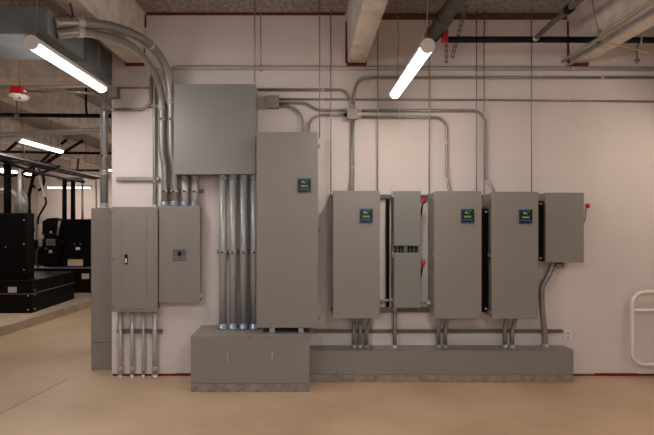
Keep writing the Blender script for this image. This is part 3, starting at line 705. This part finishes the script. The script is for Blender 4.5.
for a, b, Y, r, lab in (((83, 140.5), (48, 162), 9.0, .03, 'longest slanted black brace in the back room, beneath the lamp'),
                        ((66.5, 140), (61, 144), 8.8, .03, 'short slanted black brace just right of the back room lamp'),
                        ((19, 140.5), (7, 151), 8.4, .03, 'slanted black brace at the far left above the cable tray'),
                        ((50, 154), (40, 163), 9.4, .03, 'slanted dark brace behind the cable tray, left of two'),
                        ((59, 153.5), (43, 164), 9.8, .025, 'slanted dark brace behind the cable tray, right of two')):
    tag(MB().tube([P(*a, Y), P(*b, Y)], r, 8).build('pipe_brace', 'pipeblack'), lab, 'brace')
# cable tray running to the back
ct_ = thing('cable_tray', 'gray cable tray slanting across the back room toward the far wall', 'cable tray', (-5.0, 8.8, 2.72))
def tray(xa, ya, xb, yb, z, w):
    for sx in (-w, w):
        MB().prism([(xa + sx - .012, ya), (xa + sx + .012, ya), (xb + sx + .012, yb), (xb + sx - .012, yb)], 'z', z, z + .032).build('side_rail', 'pipegray', ct_)
    n = 16
    for k in range(n):
        f = (k + .5) / n; x, y = xa + (xb - xa) * f, ya + (yb - ya) * f
        MB().box(x - w, x + w, y - .02, y + .02, z + .01, z + .03).build('rung', 'pipegray', ct_)
    m = MB()
    for k in range(5):
        m.tube(spline([(xa - w * .7 + k * w * .35, ya, z + .04), ((xa + xb) / 2 - w * .6 + k * w * .3, (ya + yb) / 2, z + .055), (xb - w * .7 + k * w * .35, yb, z + .04)]), .012, 8)
    m.build('cables', 'pipeblack', ct_)
    for f in (.2, .55, .9):
        x, y = xa + (xb - xa) * f, ya + (yb - ya) * f
        for sx in (-w, w): MB().tube([(x + sx, y, z + .09), (x + sx, y, ZC)], .006, 6).build('hanger_rod', 'dull', ct_)
tray(-5.0, 6.6, -5.25, 11.2, 2.75, .2)
tp = strut('crosswise strut hanging under the cable tray end above the black risers', (X_(58, 11.0), 10.95, Z_(179, 11.0)), (X_(84, 11.0), 0, 0), h=.08, m='dull')
for px, r, m_, lab in ((64.5, .052, 'pipeblack', 'left of two black vertical pipes rising from the rear generator'), (73, .052, 'pipeblack', 'right of two black vertical pipes rising from the rear generator'), (82.5, .026, 'galv', 'thin gray vertical pipe right of the two black ones')):
    x = X_(px, 10.6); conduit('conduit', [Vector((x, 10.6, 1.752)), Vector((x, 10.6, 2)), Vector((x, 10.6, 2.72))], r, lab, 'pipe', m_, cm='pipeblack')
for px, Y, r, m_, y0, y1, lab in ((5.8, 8.2, .034, 'pipeblack', 158, 214, 'left of two black vertical pipes above the front generator'), (9.2, 8.25, .034, 'pipeblack', 158, 214, 'right of two black vertical pipes above the front generator'),
                                (19.6, 7.95, .030, 'galv', 161, 214, 'pale vertical conduit in front of the silver pipe elbow'), (36.6, 9.3, .022, 'galv', 184, 240, 'thin pale vertical conduit behind the dark cables'),
                                (23, 10.4, .02, 'galv', 140, 190, 'thin hanging rod above the silver pipe elbow')):
    x = X_(px, Y); conduit('conduit', [Vector((x, Y, Z_(y1, Y))), Vector((x, Y, Z_((y0 + y1) / 2, Y))), Vector((x, Y, Z_(y0, Y) if px != 23 else ZC))], r, lab, 'pipe', m_)
sp = MB().tube(fillet([P(-30, 188.5, 8.75), P(21, 191.5, 8.75), P(21.5, 216, 8.75)], .2), .115, 18).build('exhaust_pipe', 'silverwrap'); tag(sp, 'thick silver wrapped exhaust pipe with elbow above the front generator', 'pipe')
tag(MB().tube(spline([P(36, 160, 9.2), P(32.5, 180, 9.2), P(29.2, 195, 9.2), P(29, 205, 9.2), P(30, 225, 9.2)]), .035, 10).build('power_cable', 'pipeblack'), 'thick black cable curving down behind the front generator', 'cable')
o = MB().tube([P(34, 160, 9.0), P(40, 180, 9.0), P(45, 197, 9.0)], .022, 10).build('flexible_conduit', 'white'); tag(o, 'slanted pale conduit with a black flexible tail above the generators', 'conduit')
MB().tube(spline([P(45, 197, 9.0), P(46, 203, 9.0), P(43, 209, 9.0), P(38.6, 217, 9.0), P(38, 224, 9.0)]), .020, 10).build('flexible_tail', 'pipeblack', o)
o = MB().tube(fillet([P(67, 182, 12.5), P(92, 164 + 10, 12.5), P(96, 176, 12.5), P(96.3, 215, 12.5)], .15), .018, 8).build('conduit', 'pipegray'); tag(o, 'thin dark conduit bending down the far wall beside the riser', 'conduit')
tag(MB().tube([P(77, 171, 12.6), P(78, 162, 12.6), P(78.6, 158.5, 12.6)], .03, 8).build('sprinkler_drop', 'redpaint'), 'short red vertical pipe on the far wall above the lowest black pipe', 'pipe')

for pts, Y, rr, lab in ((((-8, 158), (14, 165), (34, 172), (58, 177), (84, 182)), 7.6, .022, 'black cable sagging along the left side of the cable tray'),
                        (((-6, 172), (10, 176), (24, 172), (36, 166), (52, 170)), 8.0, .026, 'black cable looping under the cable tray at the far left'),
                        (((30, 163), (40, 172), (44, 180), (40, 190), (33, 186)), 9.6, .03, 'black cable coiled beneath the cable tray above the generators'),
                        (((20, 174), (30, 177), (44, 172), (60, 166)), 8.6, .022, 'dark cable rising rightward behind the cable tray')):
    tag(MB().tube(spline([P(a, b, Y) for a, b in pts]), rr, 8).build('power_cable', 'pipeblack'), lab, 'cable')
# ------------------------------------------------------------------ generators
def bolts(par, pts, m='offwhite', r=.012):
    mb = MB()
    for p, ax in pts: mb.lathe(p, ax, [(-.004, r), (.006, r), (.009, r * .5)], 8)
    mb.build('bolts', m, par)
g1 = thing('generator', 'front black generator set at the left edge on the raised concrete pad', 'generator', (-5.8, 8.2, .14), 'generators')
XR1, XL1 = -4.71, -7.4
MB().box(XL1, XR1, 7.5, 8.86, .14, .468, .01).build('fuel_tank', 'blackbase', g1)
sk = MB().box(XL1, XR1, 7.5, 8.86, .472, .675, .01).build('skid', 'blackbase', g1)
MB().box(XL1 + .0, XR1 + .012, 7.488, 8.87, .676, .694, .003).build('rim', 'blackbase', g1)
MB().box(XL1 + .0, XR1 + .006, 7.494, 8.87, .464, .475, .003).build('tank_seam', 'dull', g1)
MB().box(X_(8, 7.49), X_(16.5, 7.49), 7.49, 7.5, Z_(292.5, 7.5), Z_(287, 7.5)).build('label_plate', 'offwhite', g1)
bolts(g1, [((XR1 - .06, 7.498, z), (0, -1, 0)) for z in (.2, .44)] + [((XR1, 7.58, z), (1, 0, 0)) for z in (.2, .44, .52)])
MB().box(XL1 + .1, X_(26, 7.6), 7.6, 7.84, .696, 1.85, .012).build('radiator_cowl', 'black', g1)
xr = X_(26, 7.6)
bolts(g1, [((X_(px, 7.6), 7.598, Z_(py, 7.6)), (0, -1, 0)) for px, py in ((24, 244), (24, 269.5), (5.8, 247), (24, 220))], r=.01)
e = MB().box(-6.9, -5.5, 7.95, 8.6, .7, 1.35, .05, 3)
e.lathe((-5.8, 7.86, 1.28), (0, 1, 0), [(0, .42), (.04, .44), (.3, .44), (.34, .38)], 24)
e.build('engine_block', 'blackbase', g1)
for k, (px, py) in enumerate(((33, 225), (34, 238), (34.6, 252), (34, 262), (32.5, 230))):
    p = P(px, py, 8.0); MB().tube(spline([(-5.1, 7.86, p.z - .07), (-4.99 + .008 * k, 7.97, p.z), (-5.1, 7.86, p.z + .09)]), .022, 8).build('hose', 'pipegray', g1)
g2 = thing('generator', 'rear black generator set with control panel and yellow warning label', 'generator', (-5.0, 10, .14), 'generators')
MB().box(-6.6, -3.98, 9.6, 10.9, .14, .42, .01).build('fuel_tank', 'blackbase', g2)
MB().box(-6.6, -3.98, 9.6, 10.9, .424, .672, .01).build('skid', 'blackbase', g2)
MB().box(-6.62, -3.96, 9.585, 10.91, .673, .69, .003).build('rim', 'dull', g2)
MB().box(X_(81.8, 9.59), X_(89, 9.59), 9.588, 9.6, Z_(279, 9.59), Z_(273.6, 9.59)).build('label_plate', 'offwhite', g2)
MB().box(X_(61, 9.7), -4.06, 9.7, 10.78, .692, 1.75, .012).build('enclosure', 'black', g2)
sx = MB().box(X_(68, 9.7), X_(83, 9.7), 9.69, 9.7, Z_(265.8, 9.7), Z_(261.8, 9.7)).build('warning_label', 'offwhite', g2)
MB().box(X_(68, 9.7), X_(83, 9.7), 9.69, 9.7, Z_(261.8, 9.7), Z_(259.3, 9.7)).build('warning_header', 'yellowlabel', g2, label='yellow label strip')
MB().box(X_(76, 9.7), X_(80, 9.7), 9.69, 9.7, Z_(249.8, 9.7), Z_(247.4, 9.7)).build('name_plate', 'white', g2)
bolts(g2, [((X_(px, 9.7), 9.698, Z_(py, 9.7)), (0, -1, 0)) for px, py in ((74.5, 244), (80.5, 244), (60.9 + 1, 241.5))], r=.01)
cp = MB().box(X_(43.5, 9.75), X_(60, 9.75), 9.75, 10.0, .692, Z_(234, 9.75), .01).build('control_panel', 'black', g2)
MB().box(X_(46, 9.74), X_(55, 9.74), 9.74, 9.752, Z_(245.5, 9.74), Z_(239, 9.74), .003).build('control_screen', 'dull', cp)
MB().box(X_(47, 9.73), X_(54, 9.73), 9.735, 9.741, Z_(244.3, 9.74), Z_(240.5, 9.74)).build('screen_glass', 'grille', cp)
MB().lathe(P(46.3, 248.5, 9.75), (0, -1, 0), [(-.002, .025), (.02, .025), (.025, .015)], 12).build('stop_button', 'red', cp)
MB().box(X_(49, 9.745), X_(52, 9.745), 9.742, 9.752, Z_(253, 9.745), Z_(250, 9.745)).build('name_plate', 'offwhite', cp)
al = MB().lathe((X_(48, 10.0), 10.05, Z_(228, 10.05)), (0, 1, 0), [(0, .1), (.01, .2), (.03, .23), (.3, .24), (.34, .2)], 24)
al.box(-6.4, -5.5, 10.12, 10.8, .7, 1.3, .05); al.build('alternator', 'blackbase', g2)
MB().lathe(P(51, 232, 9.7), (0, -1, 0), [(0, .025), (.02, .02)], 10).build('filler_cap', 'offwhite', g2)
p = P(40.2, 216, 9.3); q = P(40.2, 246, 9.3)
o = MB().tube([q + Vector((0, 0, -.0)), p], .038, 12).build('exhaust_stub', 'offwhite', g2)
MB().tube(spline([P(41, 246, 9.35), P(37, 251, 9.4), P(36.6, 262, 9.5), P(38, 268, 9.62)]), .02, 8).build('hose', 'pipegray', g2)
MB().tube(spline([P(59.5, 221, 9.5), P(58.5, 228, 9.5), P(57.6, 235, 9.66)]), .02, 8).build('hose', 'galv', g2)

# ------------------------------------------------------------------ world, camera, view
wd = bpy.data.worlds.new('World'); SC.world = wd; wd.use_nodes = True
wd.node_tree.nodes['Background'].inputs['Color'].default_value = (.03, .03, .035, 1)
wd.node_tree.nodes['Background'].inputs['Strength'].default_value = .2
cam = bpy.data.cameras.new('camera'); co = bpy.data.objects.new('camera', cam); COL.objects.link(co)
co.location = (0, 0, CAMZ); co.rotation_euler = (PI / 2, 0, 0)
cam.sensor_width = 36; cam.lens = F * 36 / 654
cam.shift_x = (327 - VX) / 654; cam.shift_y = (VY - 217.5) / 654
cam.clip_end = 60
SC.camera = co
SC.view_settings.view_transform = 'Standard'; SC.view_settings.look = 'None'
SC.view_settings.gamma = 1; SC.view_settings.use_curve_mapping = False
SC.view_settings.exposure = 1.88
SC.cycles.sample_clamp_direct = 1.5; SC.cycles.sample_clamp_indirect = 4
SC.cycles.max_bounces = 8; SC.cycles.diffuse_bounces = 6
